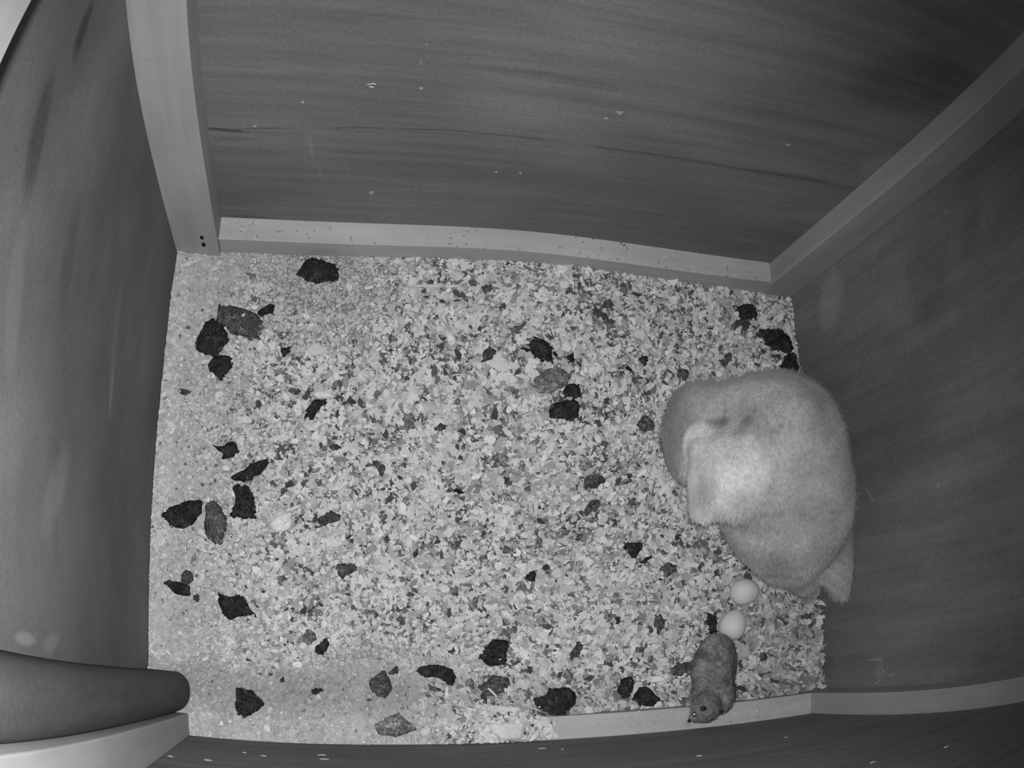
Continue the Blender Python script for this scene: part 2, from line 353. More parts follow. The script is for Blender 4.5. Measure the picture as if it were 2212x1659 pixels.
BITS = '''pellet|k|dark broken owl pellet like a torn leaf, just below the back ledge near left|655,571 666,561 680,557 693,561 696,569 707,568 718,566 720,579 737,584 737,592 729,607 707,608 685,613 663,607 647,591 655,581
pellet|d|dark grey pellet topmost of the big cluster near left wall|471,674 479,660 498,657 517,663 533,671 552,676 569,695 571,714 555,733 539,731 522,722 495,717 487,701 463,695
fragment|k|jet black crumb at the upper right tip of the big left cluster|555,674 571,663 579,655 594,656 593,678 577,676 566,684 552,680
pellet|k|black pellet at the left end of the big cluster near left wall|419,740 436,717 444,693 463,690 484,712 493,733 484,747 474,760 463,769 441,763 427,756
pellet|k|small black pellet hanging below the big left cluster, pale crumb on it|449,787 457,771 479,766 498,774 501,793 490,806 479,817 463,809
fragment|k|small black pellet crumb some way right of the big left pellet cluster|604,750 615,752 628,745 631,755 615,769 601,763
pellet|k|small black bent pellet under a bright white shaving, upper left of middle|658,907 663,880 677,863 699,861 710,872 701,880 685,888 680,904
fragment|d|small wide dark pellet crumb some way lower left of the big left pellet cluster|384,839 398,838 411,844 403,853 390,850
fragment|d|small wide dark pellet crumb a little upper left of the bent black pellet|623,836 650,842 653,850 636,855 621,853
pellet|g|round mid grey lump left of the bedding centre|867,901 883,891 900,899 900,923 880,931 867,918
fragment|d|small wide dark pellet crumb just lower left of the bent black pellet|631,918 647,923 661,934 653,934 636,926
fragment|g|small grey pellet crumb some way lower right of the back left post|531,588 552,590 552,603 539,598
fragment|g|small tall grey pellet crumb a little upper left of the round grey lump|804,866 807,850 815,839 821,850 813,869
pellet|k|jet black pellet with a pointed left tip beside white shavings|1121,744 1136,745 1147,739 1144,731 1160,729 1182,736 1193,755 1202,760 1204,774 1190,783 1174,777 1150,771 1136,760
pellet|k|upper of two stacked jet black pellets right of centre|1215,839 1231,828 1250,831 1258,855 1250,862 1231,863 1215,853
pellet|k|lower and larger of two stacked jet black pellets right of centre|1190,880 1198,872 1215,869 1234,863 1247,866 1251,888 1244,907 1225,908 1209,904 1193,901
pellet|d|dark grey curved lump left of the pointed jet black pellet|1041,760 1052,750 1068,750 1076,766 1063,774 1052,782 1041,785
pellet|g|crumbly grey pellet lying between the black pellets right of centre|1150,820 1171,798 1198,796 1225,801 1231,823 1212,842 1185,850 1155,850
fragment|k|small black pellet crumb a little right of the jet black pellet with pointed tip|1223,771 1239,758 1242,782 1225,785
fragment|d|medium wide dark pellet crumb some way above the two stacked black pellets|1276,665 1296,668 1310,679 1315,690 1296,687 1280,676
fragment|k|small black pellet crumb some way above the straight pale straw|1345,785 1358,787 1369,801 1369,812 1356,801
fragment|d|medium wide dark pellet crumb some way above the straight pale straw|1361,817 1383,812 1407,823 1394,834 1364,828
pellet|d|dark triangular lump touching the left edge of the owl|1375,915 1396,896 1413,910 1415,929 1394,931 1377,929
fragment|d|medium dark pellet crumb some way above the owl|1456,812 1470,793 1489,798 1486,820 1467,823
fragment|g|medium wide grey pellet crumb some way left of the two stacked black pellets|1084,847 1095,831 1117,836 1125,850 1106,853
fragment|d|small dark pellet crumb just right of the long thin stick|1041,619 1057,611 1065,619 1057,633 1044,633
fragment|d|small wide dark pellet crumb just lower left of the long thin stick|943,652 960,641 971,646 957,655
fragment|d|medium tall dark pellet crumb just upper left of the long thin stick|946,590 953,581 954,606 946,614
fragment|d|small wide dark pellet crumb a little left of the long thin stick|916,608 930,600 943,608 933,617
fragment|k|small tall black pellet crumb some way above the straight pale straw|1369,750 1375,739 1377,758 1371,762
fragment|k|small black pellet crumb some way upper right of the two stacked black pellets|1375,779 1388,769 1402,766 1399,787 1391,796 1388,785
pellet|k|small black ragged pellet at the top of the left middle column|460,961 479,968 490,954 506,954 517,971 509,981 490,992 476,990 487,981 474,973
pellet|k|black broken pellet in the middle of the left middle column|498,1030 512,1022 531,1017 536,1003 550,1000 574,990 582,1000 566,1017 555,1030 536,1041 517,1038
pellet|k|black pellet with pale crumbs at the foot of the left middle column|495,1049 514,1044 539,1055 544,1074 550,1090 552,1122 533,1117 512,1114 495,1114 498,1101 517,1079
pellet|k|black wedge shaped pellet close to the middle of left wall|346,1109 381,1090 419,1082 436,1082 434,1106 419,1125 400,1139 371,1139 354,1117
pellet|d|upright oval dark grey pellet right of the black wedge shaped one|444,1087 463,1082 476,1095 487,1117 487,1144 479,1169 463,1174 449,1163 442,1139 446,1112
pellet|d|small round dark pellet near the lower left wall|390,1242 400,1228 414,1236 419,1253 408,1263 392,1261
pellet|k|flat black pellet touching the small round one near lower left wall|352,1255 376,1253 408,1266 408,1285 387,1285 365,1272
fragment|d|small dark pellet crumb a little left of the large ragged black pellet|417,1288 427,1280 436,1291 430,1300 417,1296
pellet|k|large ragged black pellet above the rounded dark board|476,1301 474,1282 495,1291 517,1285 533,1299 539,1315 555,1331 533,1331 512,1331 498,1341 484,1329
pellet|d|leaf shaped dark grey pellet left of the bedding centre|680,1141 691,1117 712,1101 739,1109 737,1125 718,1128 701,1136
pellet|d|smooth grey mushroom shaped lump left of the bedding centre|723,1225 734,1215 761,1215 773,1228 758,1239 739,1253 726,1239
pellet|d|small dark pellet beside a thin pale shaving left of centre|802,998 815,990 826,1000 834,1008 823,1030 815,1014 804,1011
fragment|d|small dark pellet crumb a little lower right of the bent black pellet|710,949 715,962 734,957 739,971 720,976 712,968
fragment|d|small dark pellet crumb a little upper left of the large curled shaving|647,1318 669,1307 674,1320 661,1326 650,1326
fragment|d|small dark pellet crumb just right of the largest pale flat flake|642,1109 653,1109 669,1125 666,1131 647,1117
fragment|k|tiny black pellet crumb a little lower right of the leaf shaped pellet|745,1163 758,1155 758,1169
fragment|d|small dark pellet crumb some way upper right of the mushroom shaped lump|826,1158 842,1155 845,1171 832,1171
fragment|d|small dark pellet crumb a little above the largest pale flat flake|615,1052 620,1036 636,1041 634,1052
fragment|g|medium grey pellet crumb a little left of the mushroom shaped lump|628,1217 644,1231 650,1250 634,1236
fragment|g|medium tall grey pellet crumb some way upper right of the large ragged black pellet|598,1247 615,1236 620,1250 612,1274 601,1266
pellet|k|dark D shaped pellet right of the rounded dark board|512,1491 536,1491 552,1497 571,1519 560,1535 544,1546 525,1562 509,1556 509,1535 510,1510
fragment|k|medium wide black pellet crumb some way below the large curled shaving|669,1497 682,1486 701,1490 688,1497 677,1505
pellet|d|tall dark pellet in the front bedding, above a crumbly grey one|799,1475 815,1459 834,1451 840,1472 845,1494 840,1527 821,1524 813,1510 802,1489
fragment|d|small dark pellet crumb a little left of the arched pellet|837,1456 856,1440 864,1440 861,1456 848,1462
pellet|g|flat crumbly grey pellet nearest the front wall|813,1570 832,1551 859,1546 900,1567 900,1575 875,1586 853,1592 823,1586
pellet|k|black pellet tucked under the large curled shaving|680,1396 701,1380 712,1383 707,1402 696,1418 680,1410
fragment|g|medium grey pellet crumb a little left of the large curled shaving|650,1377 663,1358 680,1364 685,1380 674,1396 658,1391
fragment|k|tiny black pellet crumb a little upper right of the D shaped pellet|604,1470 612,1462 617,1475 604,1475
pellet|k|dark ring shaped pellet holding a pale forked shaving|1030,1413 1046,1402 1063,1383 1090,1383 1098,1396 1090,1418 1093,1434 1063,1437 1036,1430
pellet|k|dark arched pellet left of the ring shaped one|905,1448 927,1437 954,1437 971,1445 987,1467 987,1481 973,1494 962,1483 957,1462 941,1462 916,1464
fragment|d|medium wide dark pellet crumb just lower left of the arched pellet|924,1478 954,1489 971,1500 949,1498 930,1491
pellet|d|oval dark grey pellet crossed by a thin pale stick|1030,1494 1052,1470 1074,1459 1090,1462 1101,1478 1087,1497 1068,1513 1046,1516 1033,1508
pellet|k|largest jet black pellet, lying against the front ledge|1156,1508 1174,1505 1198,1486 1228,1486 1243,1505 1236,1524 1223,1537 1220,1551 1204,1554 1177,1562 1163,1546 1160,1527
pellet|g|grey lump just above the largest jet black pellet|1212,1467 1225,1445 1236,1453 1239,1470 1225,1483 1212,1481
pellet|d|dark grey lump well above the largest jet black pellet|1228,1413 1242,1396 1253,1375 1261,1402 1250,1418 1234,1421
pellet|k|upright black pellet, left one of the pair above the front ledge|1329,1505 1339,1481 1350,1464 1367,1467 1367,1486 1361,1508 1348,1521 1334,1516
pellet|k|rounded black pellet, right one of the pair above the front ledge|1369,1502 1388,1486 1407,1489 1418,1505 1429,1508 1429,1521 1410,1527 1383,1529 1369,1519
fragment|k|small black pellet crumb a little left of the angular lump|1323,1334 1337,1329 1345,1340 1334,1352 1326,1345
pellet|d|dark angular lump left of the lower egg|1413,1331 1426,1325 1440,1340 1426,1369 1415,1358 1410,1345
fragment|k|small black pellet crumb a little above the black pair by the front ledge|1377,1424 1388,1410 1394,1418 1383,1432
fragment|d|small dark pellet crumb some way upper left of the ring shaped pellet|973,1288 987,1274 998,1277 990,1291 979,1293
fragment|d|small dark pellet crumb a little above the arched pellet|962,1402 981,1396 984,1410 971,1413
fragment|d|small wide dark pellet crumb just lower right of the ring shaped pellet|1101,1437 1112,1426 1125,1430 1114,1443
fragment|d|small dark pellet crumb a little lower left of the largest jet black pellet|1139,1565 1147,1556 1155,1562 1155,1570 1144,1575
fragment|g|medium tall grey pellet crumb a little lower right of the arched pellet|1008,1472 1019,1464 1027,1486 1017,1502 1006,1494
fragment|g|medium wide grey pellet crumb just upper right of the ring shaped pellet|1068,1369 1079,1358 1117,1350 1120,1367 1101,1372 1079,1375
fragment|g|medium tall grey pellet crumb some way upper left of the ring shaped pellet|1008,1315 1014,1293 1033,1288 1033,1304 1019,1329
pellet|d|dark wedge shaped lump against the left flank of the vole|1438,1452 1451,1443 1469,1432 1491,1427 1495,1453 1485,1464 1464,1459 1448,1456
pellet|k|black lump between the lower egg and the rump of the vole|1524,1325 1536,1322 1549,1329 1548,1363 1553,1383 1544,1379 1530,1363 1528,1347
pellet|d|dark ragged lump left of the upper egg|1422,1229 1440,1214 1464,1220 1464,1230 1451,1241 1440,1249 1438,1238
fragment|d|small dark pellet crumb a little upper left of the upper egg|1533,1241 1557,1225 1554,1241 1541,1249
fragment|k|small black pellet crumb just above the upper egg|1605,1225 1618,1214 1629,1230 1615,1241
fragment|d|small dark pellet crumb just right of the upper egg|1650,1294 1658,1283 1671,1294 1668,1310 1655,1305
pellet|d|dark lump by the right wall beside the eggs|1724,1329 1748,1318 1758,1334 1735,1342 1721,1339
fragment|d|medium dark pellet crumb a little lower right of the lower egg|1631,1400 1642,1408 1663,1413 1650,1435 1631,1435
fragment|d|medium wide dark pellet crumb a little lower left of the dark lump by right wall|1682,1405 1703,1390 1719,1390 1719,1398 1692,1405
fragment|d|medium dark pellet crumb some way below the dark lump by right wall|1716,1435 1732,1424 1737,1443 1751,1456 1740,1459 1721,1445
pellet|d|dark grey lump on the front ledge beside the head of the vole|1565,1559 1583,1546 1597,1525 1607,1530 1605,1549 1589,1559 1573,1565
fragment|d|small wide dark pellet crumb a little right of the vole|1589,1485 1605,1482 1618,1493 1607,1501 1589,1496
pellet|d|square dark grey lump left of the owl|1262,1045 1263,1029 1285,1026 1307,1029 1307,1040 1293,1045 1293,1056 1274,1056
fragment|d|medium dark pellet crumb a little below the square grey lump|1258,1116 1263,1094 1274,1078 1293,1081 1301,1089 1280,1100 1266,1119
pellet|k|dark triangular pellet with a pale crumb on it, left of the owl’s tail|1345,1175 1361,1171 1388,1173 1388,1186 1375,1197 1372,1211 1358,1200 1348,1186
fragment|k|medium black pellet crumb just lower right of the triangular pellet left of owl’s tail|1383,1216 1402,1200 1418,1200 1399,1211 1391,1227
pellet|k|small round black pellet at the front of the bedding centre|1133,1249 1144,1232 1158,1232 1158,1254 1150,1260 1139,1254
fragment|g|medium grey pellet crumb a little above the small round black pellet|1150,1167 1160,1151 1171,1162 1169,1184 1155,1184
pellet|g|flat grey patch of pellet in the bedding centre|1060,983 1079,979 1103,988 1101,999 1076,1002
fragment|g|medium grey pellet crumb a little above the flat grey patch|1087,896 1101,885 1120,891 1114,904 1095,907
fragment|d|medium dark pellet crumb a little right of the round grey lump|938,929 949,910 973,915 965,926 952,931 938,934
fragment|d|small dark pellet crumb a little right of the square grey lump|1348,1026 1367,1018 1367,1032 1356,1037
fragment|k|small black pellet crumb some way lower left of the flat grey patch|979,1048 990,1056 1003,1062 995,1075 984,1062
fragment|d|small dark pellet crumb just upper right of the small round black pellet|1166,1224 1182,1216 1190,1227 1174,1235
fragment|d|small dark pellet crumb some way upper left of the small round black pellet|984,1170 1000,1165 1003,1175 990,1181
pellet|k|round dark pellet below the back right corner|1587,672 1598,659 1612,656 1627,659 1637,674 1637,686 1625,692 1612,688 1601,694 1590,685
pellet|d|grey pellet just below the round dark one near back right corner|1572,704 1590,690 1616,692 1619,710 1601,717 1583,715
pellet|k|upper of two jet black pellets against the right wall|1627,715 1648,710 1674,712 1688,710 1703,726 1713,746 1716,761 1704,768 1692,761 1663,757 1648,737
pellet|k|lower of two jet black pellets against the right wall|1692,770 1704,764 1717,762 1723,791 1724,808 1717,817 1699,809 1692,791 1681,793
pellet|d|dark forked lump behind the back of the owl|1554,780 1567,766 1572,755 1581,764 1580,786 1569,788 1558,788
fragment|d|small wide dark pellet crumb some way below the back right post|1665,766 1688,764 1688,773 1670,777
fragment|d|small wide dark pellet crumb a little left of the round dark pellet at back right|1509,676 1511,665 1527,666 1536,677 1518,681
fragment|d|small wide dark pellet crumb a little left of the black pellets by right wall|1623,786 1636,782 1648,791 1637,793
stick|L|long thin pale stick lying parallel to the back ledge|892,619 954,617 1017,616 1017,621 954,623 892,624
shaving|W|pale oblong wood chip in the upper middle bedding|962,717 975,717 981,744 973,750 966,739
shaving|W|tiny white wood shaving a little upper left of the jet black pellet with pointed tip|1122,703 1131,702 1133,712 1125,713
shaving|L|small pale wood shaving just right of the jet black pellet with pointed tip|1187,739 1209,736 1212,752 1198,760
shaving|W|bright white flake beside the pointed jet black pellet|1212,741 1225,736 1236,752 1228,763 1212,760
shaving|W|long pale spindle shaped shaving near the centre of bedding|1163,1002 1171,980 1190,953 1200,956 1193,977 1174,999
stick|L|medium wide pale wood splinter some way upper left of the small round black pellet|1048,1137 1063,1140 1095,1152 1087,1156 1063,1151
shaving|W|medium white wood shaving some way below the flat grey patch|1065,1110 1087,1110 1101,1135 1087,1142 1074,1132
shaving|L|medium tall pale wood shaving some way lower right of the flat grey patch|1150,1075 1160,1075 1160,1113 1152,1116
shaving|W|large pale curled shaving in the front left bedding|710,1391 712,1377 745,1350 758,1353 734,1369 718,1394
shaving|W|small wide white wood shaving some way lower right of the large ragged black pellet|585,1402 601,1402 605,1410 587,1410
stick|L|straight pale straw standing left of the owl|1342,896 1345,896 1359,958 1357,959
shaving|W|brightest white shaving in the upper left bedding|672,850 693,844 723,855 723,861 688,861
shaving|L|medium wide pale wood shaving some way above the bent black pellet|661,750 685,741 707,752 701,766 677,771
shaving|W|small white wood shaving some way left of the pale oblong chip|807,706 826,709 826,720 813,717
shaving|W|small wide white wood shaving some way right of the torn leaf shaped pellet|785,622 807,619 807,626 788,627
shaving|L|pale sliver lying on top of the big left pellet cluster|517,687 536,674 539,679 520,691
shaving|L|broad round pale flake just above the long thin stick|968,600 981,584 998,592 998,606 984,611
shaving|L|small pale wood shaving some way above the straight pale straw|1369,714 1388,712 1399,728 1388,739 1372,728
shaving|W|small wide white wood shaving some way upper right of the two stacked black pellets|1307,797 1331,796 1331,804 1312,805
shaving|W|largest pale flat flake in the left bedding|582,1136 593,1117 620,1109 634,1131 620,1147 598,1150
shaving|W|small white wood shaving some way lower right of the small pellet beside a thin shaving|864,1141 883,1131 883,1141 870,1150
shaving|W|small white wood shaving a little upper left of the small pellet beside a thin shaving|775,952 788,946 799,960 791,968 777,960
shaving|L|long bent pale shaving above the largest jet black pellet|1201,1445 1204,1402 1225,1407 1220,1440 1206,1451
shaving|W|small tall white wood shaving just below the arched pellet|961,1483 968,1481 965,1510 960,1510
shaving|W|pale forked shaving inside the ring shaped pellet|1060,1405 1065,1405 1068,1418 1084,1418 1084,1424 1063,1429 1055,1421
stick|L|thin pale stick crossing the oval dark grey pellet|1049,1486 1052,1483 1076,1505 1072,1508
stick|L|thin pale stick left of the vole|1436,1498 1467,1475 1471,1477 1438,1501
shaving|L|pale shaving leaning over the front ledge right of the vole|1674,1520 1695,1485 1700,1490 1679,1525
shaving|L|medium pale wood shaving some way lower right of the lower egg|1644,1443 1658,1419 1674,1416 1663,1440 1650,1456
shaving|L|small pale wood shaving some way below the dark lump by right wall|1729,1432 1740,1427 1753,1453 1745,1456
shaving|L|small tall pale wood shaving a little lower right of the dark lump by right wall|1772,1371 1777,1371 1774,1398 1764,1376
shaving|L|medium wide pale wood shaving some way below the dark lump by right wall|1679,1456 1695,1456 1721,1461 1719,1474 1703,1477 1682,1461
stick|L|small pale wood splinter just right of the upper egg|1644,1289 1666,1273 1674,1273 1655,1283 1647,1294
shaving|W|medium wide white wood shaving a little upper left of the black pellets by right wall|1645,701 1677,697 1677,706 1648,706
shaving|W|small white wood shaving a little left of the black pellets by right wall|1590,768 1608,764 1608,777 1592,777
shaving|W|small white wood shaving just lower left of the black pellets by right wall|1674,788 1688,775 1686,788 1677,793
shaving|L|small pale wood shaving just lower right of the round dark pellet at back right|1618,697 1627,690 1634,697 1634,708 1621,706
shaving|L|long splintered shaving standing against the right wall|1690,708 1699,692 1710,728 1713,751 1701,728
shaving|L|medium pale wood shaving a little upper left of the largest jet black pellet|1109,1489 1117,1467 1144,1464 1150,1481 1125,1494
shaving|L|broad flat pale shaving left of the largest jet black pellet|1046,1524 1090,1524 1131,1529 1131,1537 1090,1540 1052,1535
shaving|L|broad pale shaving lying against the front wall|1052,1562 1131,1559 1131,1592 1090,1600 1057,1584
shaving|W|small wide white wood shaving a little below the largest jet black pellet|1169,1581 1187,1578 1179,1586 1171,1586
shaving|L|small tall pale wood shaving a little lower right of the long thin stick|1052,695 1063,679 1063,690 1055,701
shaving|L|small tall pale wood shaving a little above the jet black pellet with pointed tip|1155,682 1159,680 1171,703 1167,705
shaving|W|tiny white wood shaving just left of the square grey lump|1240,1041 1246,1041 1246,1047 1240,1047
shaving|L|small pale wood shaving a little lower left of the flat grey patch|1033,1062 1055,1053 1063,1072 1052,1083 1041,1078
shaving|L|medium pale wood shaving a little right of the small round black pellet|1187,1238 1201,1227 1223,1232 1215,1249 1198,1251
stick|L|small wide pale wood splinter just above the ragged lump beside the eggs|1422,1180 1435,1183 1445,1196 1440,1196
shaving|L|small wide pale wood shaving just below the big left pellet cluster|479,752 490,754 501,760 490,763
shaving|W|tiny white wood shaving a little right of the big left pellet cluster|585,741 594,739 596,750 587,750
shaving|L|small pale wood shaving a little below the small pellet beside a thin shaving|813,1063 832,1060 829,1084 815,1079
shaving|W|medium white wood shaving a little above the ring shaped pellet|1079,1321 1095,1318 1113,1340 1106,1344 1087,1331
shaving|W|small wide white wood shaving some way lower left of the large curled shaving|631,1429 653,1429 655,1440 634,1443
shaving|L|medium pale wood shaving some way above the arched pellet|941,1340 957,1331 973,1353 960,1361 946,1353
shaving|L|small tall pale wood shaving a little right of the lower egg|1656,1350 1668,1350 1672,1363 1660,1379
shaving|L|medium tall pale wood shaving a little lower right of the lower egg|1623,1411 1631,1400 1629,1435 1618,1445
shaving|L|small pale wood shaving a little upper left of the left middle column of pellets|436,981 455,987 452,995 438,992
shaving|W|small wide white wood shaving a little upper right of the left middle column of pellets|571,979 592,979 587,987 575,985'''.strip().split('\n')
parsed = []
for ln in BITS:
    k, s, lab, pts = ln.split('|')
    px = [tuple(map(int, q.split(','))) for q in pts.split()]
    cz = 0.004
    c0 = at(sum(p[0] for p in px) / len(px), sum(p[1] for p in px) / len(px), cz)
    for _ in range(2):
        g = float(ground(np.array([c0[0]]), np.array([c0[1]]))[0]); cz = max(g, 0) + .003 if s in 'LW' else g + .003
        c0 = at(sum(p[0] for p in px) / len(px), sum(p[1] for p in px) / len(px), cz)
    poly = [tuple(at(p[0], p[1], cz)[:2]) for p in px]
    poly = [(min(max(x, .001), W - .0015), max(y, .0015)) for x, y in poly]
    parsed.append((k, s, lab, poly, cz))

# base of the bedding
nx, ny = 400, 290
gx, gy = np.meshgrid(np.linspace(.0005, W - .0005, nx), np.linspace(.0005, D - .0005, ny), indexing='ij')
gz = ground(gx, gy) - .0012
V = np.c_[gx.ravel(), gy.ravel(), gz.ravel()]
ii = np.arange(nx * ny).reshape(nx, ny)
Fq = np.stack([ii[:-1, :-1], ii[1:, :-1], ii[1:, 1:], ii[:-1, 1:]], -1).reshape(-1, 4)
baseV, baseF = V, Fq
_f = np.clip(1.2 - V[:, 0] / .12, 0, 1); _f = np.maximum(_f, np.clip((.11 - V[:, 1]) / .05, 0, 1) * np.clip((.42 - V[:, 0]) / .1, 0, 1))
base_sh = (.27 + .23 * _f) * (1 + .3 * vnoise(V, .004, 2) + .1 * vnoise(V, .02, 4))  # base colour darkened to paint shade into the gaps between chips

def chips(n):
    x = rng.uniform(.001, W - .001, n); y = rng.uniform(.001, D - .028, n)
    # three broad zones: fine dust at left and front left, coarse mixed chips in the middle, big flakes at right front
    P = np.c_[x, y]
    wob = vnoise(P, .09, 21) * .03
    fine = np.clip(1.2 - (x + wob) / .12, 0, 1) * 1.0
    fine = np.maximum(fine, np.clip((y + wob - .42) / .08, 0, 1) * np.clip((.32 - x) / .1, 0, 1))
    fine = np.maximum(fine, np.clip((.13 - y + wob) / .06, 0, 1) * np.clip((.36 - x) / .1, 0, 1))
    big = np.clip((x - .62 + wob) / .05, 0, 1) * np.clip((.2 - y) / .05, 0, 1)
    mid = np.clip((vnoise(P, .05, 77) + .3), 0, 1) * (1 - fine)
    size = (.0026 + .0014 * (1 - fine) + .0030 * big) * np.exp(rng.normal(0, .38 + .1 * (1 - fine), n))
    size = np.clip(size, .0012, .0125)
    el = np.exp(np.abs(rng.normal(0, .45, n)) + .25 * big); L = size * np.sqrt(el); Wd = size / np.sqrt(el)
    ang = rng.uniform(0, math.pi * 2, n)
    tilt = np.abs(rng.normal(0, 1, n)) * (.20 + .30 * (1 - fine) + .15 * big); td = rng.uniform(0, 2 * math.pi, n)
    z = ground(x, y) + rng.uniform(.0002, .0030, n) * (.6 + .5 * (1 - fine)) + big * rng.uniform(0, .003, n)
    sp = (.14 + .12 * (1 - fine)) 
    sh = 0.65 * np.exp(rng.normal(0, 1, n) * sp + .10 * vnoise(P, .03, 9) + (.13 * vnoise(P, .014, 10) + .10 * vnoise(P, .008, 11)) * (1 - .5 * fine)) * (1 - .10 * big) * (.96 + .1 * (1 - fine) * (1 - big)) * (1 - .14 * fine * (x > .02))
    e_ = .002; gxs = (ground(x + e_, y) - ground(x - e_, y)) / (2 * e_); gys = (ground(x, y + e_) - ground(x, y - e_)) / (2 * e_)
    cl = vnoise(P, .010, 55) + .5 * vnoise(P, .035, 56)
    dark = rng.uniform(0, 1, n) < (.03 + (.17 + .40 * np.clip(cl, -.42, 1)) * (1 - fine) * (1 - .2 * big))
    sh = np.where(dark, np.exp(rng.uniform(math.log(.07), math.log(.40), n)) * (1 + .6 * fine), sh)
    brt = rng.uniform(0, 1, n) < .008 + .022 * (1 - fine) * (1 - big)
    sh = np.where(brt, rng.uniform(.78, .93, n), np.minimum(sh, .80))
    size_k = np.where(brt, 1.15, 1.0); L = L * size_k
    z = z + np.where(brt, .0015, 0) - np.where(dark, .0004, 0)
    keep = ~((y < .0255) & (x > .475) & (rng.uniform(0, 1, n) < .40 + .6 * (vnoise(P, .012, 91) > -.35)) & ~((x > .60) & (x < .70)))
    keep &= ~((x < .053) & (y < .066)) & ~((x > W - .049) & (y < .027))
    for k, s, lab, poly, cz in parsed:
        if s in 'LW': continue
        pp = np.array(poly); c = pp.mean(0); q = c + (pp - c) * .86
        b = (x > pp[:, 0].min()) & (x < pp[:, 0].max()) & (y > pp[:, 1].min()) & (y < pp[:, 1].max())
        ix = np.where(b)[0]
        if len(ix):
            ins = inside(x[ix], y[ix], [tuple(t) for t in q]); keep[ix[ins]] &= rng.uniform(0, 1, ins.sum()) < .02
    return [a[keep] for a in (x, y, z, L, Wd, ang, tilt, td, sh, gxs, gys)]

def chip_mesh(x, y, z, L, Wd, ang, tilt, td, sh, gxs, gys):
    n = len(x); M = 7
    t = np.arange(M) / M * 2 * math.pi + rng.uniform(-.3, .3, (n, M))
    rr = rng.uniform(.62, 1.12, (n, M))
    lx = np.cos(t) * rr * L[:, None] * .5; ly = np.sin(t) * rr * Wd[:, None] * .5
    lx = np.c_[lx, np.zeros(n)]; ly = np.c_[ly, np.zeros(n)]
    curl = rng.uniform(-1, 1, n)[:, None] * .35
    lz = curl * (lx ** 2 / np.maximum(L[:, None], 1e-6)) * 2
    ca, sa = np.cos(ang)[:, None], np.sin(ang)[:, None]
    wx = lx * ca - ly * sa; wy = lx * sa + ly * ca
    s = np.tan(np.clip(tilt, 0, .9))[:, None]
    lz = lz + s * (wx * np.cos(td)[:, None] + wy * np.sin(td)[:, None])
    hl = np.abs(lz).max(1)[:, None] * .5
    lz = lz + wx * gxs[:, None] + wy * gys[:, None]
    X = np.clip(x[:, None] + wx, .0006, W - .0006); Y = np.clip(y[:, None] + wy, .0006, D - .0006)
    V = np.stack([X, Y, z[:, None] + hl + lz], -1).reshape(-1, 3)
    base = (np.arange(n) * (M + 1))[:, None]
    F = np.concatenate([np.stack([base[:, 0] + k, base[:, 0] + (k + 1) % M, base[:, 0] + M], 1) for k in range(M)])
    sv = np.repeat(sh, M + 1)
    return V, F, sv

def big_mesh(name, V, F3, F4, shade, mat):
    me = bpy.data.meshes.new(name)
    nl = len(F3) * 3 + len(F4) * 4
    me.vertices.add(len(V)); me.vertices.foreach_set('co', V.astype(np.float32).ravel())
    me.loops.add(nl); me.loops.foreach_set('vertex_index', np.r_[F3.ravel(), F4.ravel()].astype(np.int32))
    me.polygons.add(len(F3) + len(F4))
    st = np.r_[np.arange(len(F3)) * 3, len(F3) * 3 + np.arange(len(F4)) * 4]
    me.polygons.foreach_set('loop_start', st.astype(np.int32))
    me.update(calc_edges=True); me.validate()
    me.materials.append(mat)
    a = me.attributes.new('shade', 'FLOAT', 'POINT'); a.data.foreach_set('value', shade.astype(np.float32))
    o = bpy.data.objects.new(name, me); COL.objects.link(o); return o

litter_m = shade_mat('wood_litter', .75, .25, .15, 900)
c = chips(98000)
# crumbs lying on the back batten and in the corners
n2 = 620
xb = rng.uniform(.055, W - .055, n2); yb = D - .029 + .027 * rng.uniform(0, 1, n2)
kb = (vnoise(np.c_[xb, yb], .03, 12) > .05) | (rng.uniform(0, 1, n2) < .12)
ex = [xb, yb, np.full(n2, HB + .0004), np.exp(rng.normal(0, .5, n2)) * .0021, np.exp(rng.normal(0, .3, n2)) * .0014, rng.uniform(0, 6.28, n2), np.abs(rng.normal(0, .2, n2)), rng.uniform(0, 6.28, n2),
      np.where(rng.uniform(0, 1, n2) < .35, rng.uniform(.08, .25, n2), rng.uniform(.4, .75, n2))]
ex = [a[kb] for a in ex]; ex += [np.zeros(len(ex[0]))] * 2
n3 = 260
xc = np.r_[rng.uniform(.054, .10, 60), rng.uniform(.002, .012, 40), rng.uniform(.48, .75, 160)]; yc = np.r_[rng.uniform(D - .029, D - .002, 60), rng.uniform(D - .05, D - .034, 40), rng.uniform(.001, .026, 160)]
zc = np.r_[np.full(60, HB + .001), np.full(40, .01), np.full(160, HF + .0005)]
ex2 = [xc, yc, zc, np.exp(rng.normal(0, .5, n3)) * .0022, np.exp(rng.normal(0, .3, n3)) * .0016, rng.uniform(0, 6.28, n3), np.abs(rng.normal(0, .25, n3)), rng.uniform(0, 6.28, n3), rng.uniform(.35, .7, n3)]; ex2 += [np.zeros(n3)] * 2
allc = [np.concatenate([a, b, d_]) for a, b, d_ in zip(c, ex, ex2)]
cV, cF, cS = chip_mesh(*allc)
bed = big_mesh('wood_litter', np.concatenate([cV, baseV]), cF, baseF + len(cV), np.r_[cS, base_sh], litter_m)
tag(bed, 'pale wood shavings and sawdust covering the whole floor of the box', 'bedding', kind='stuff')

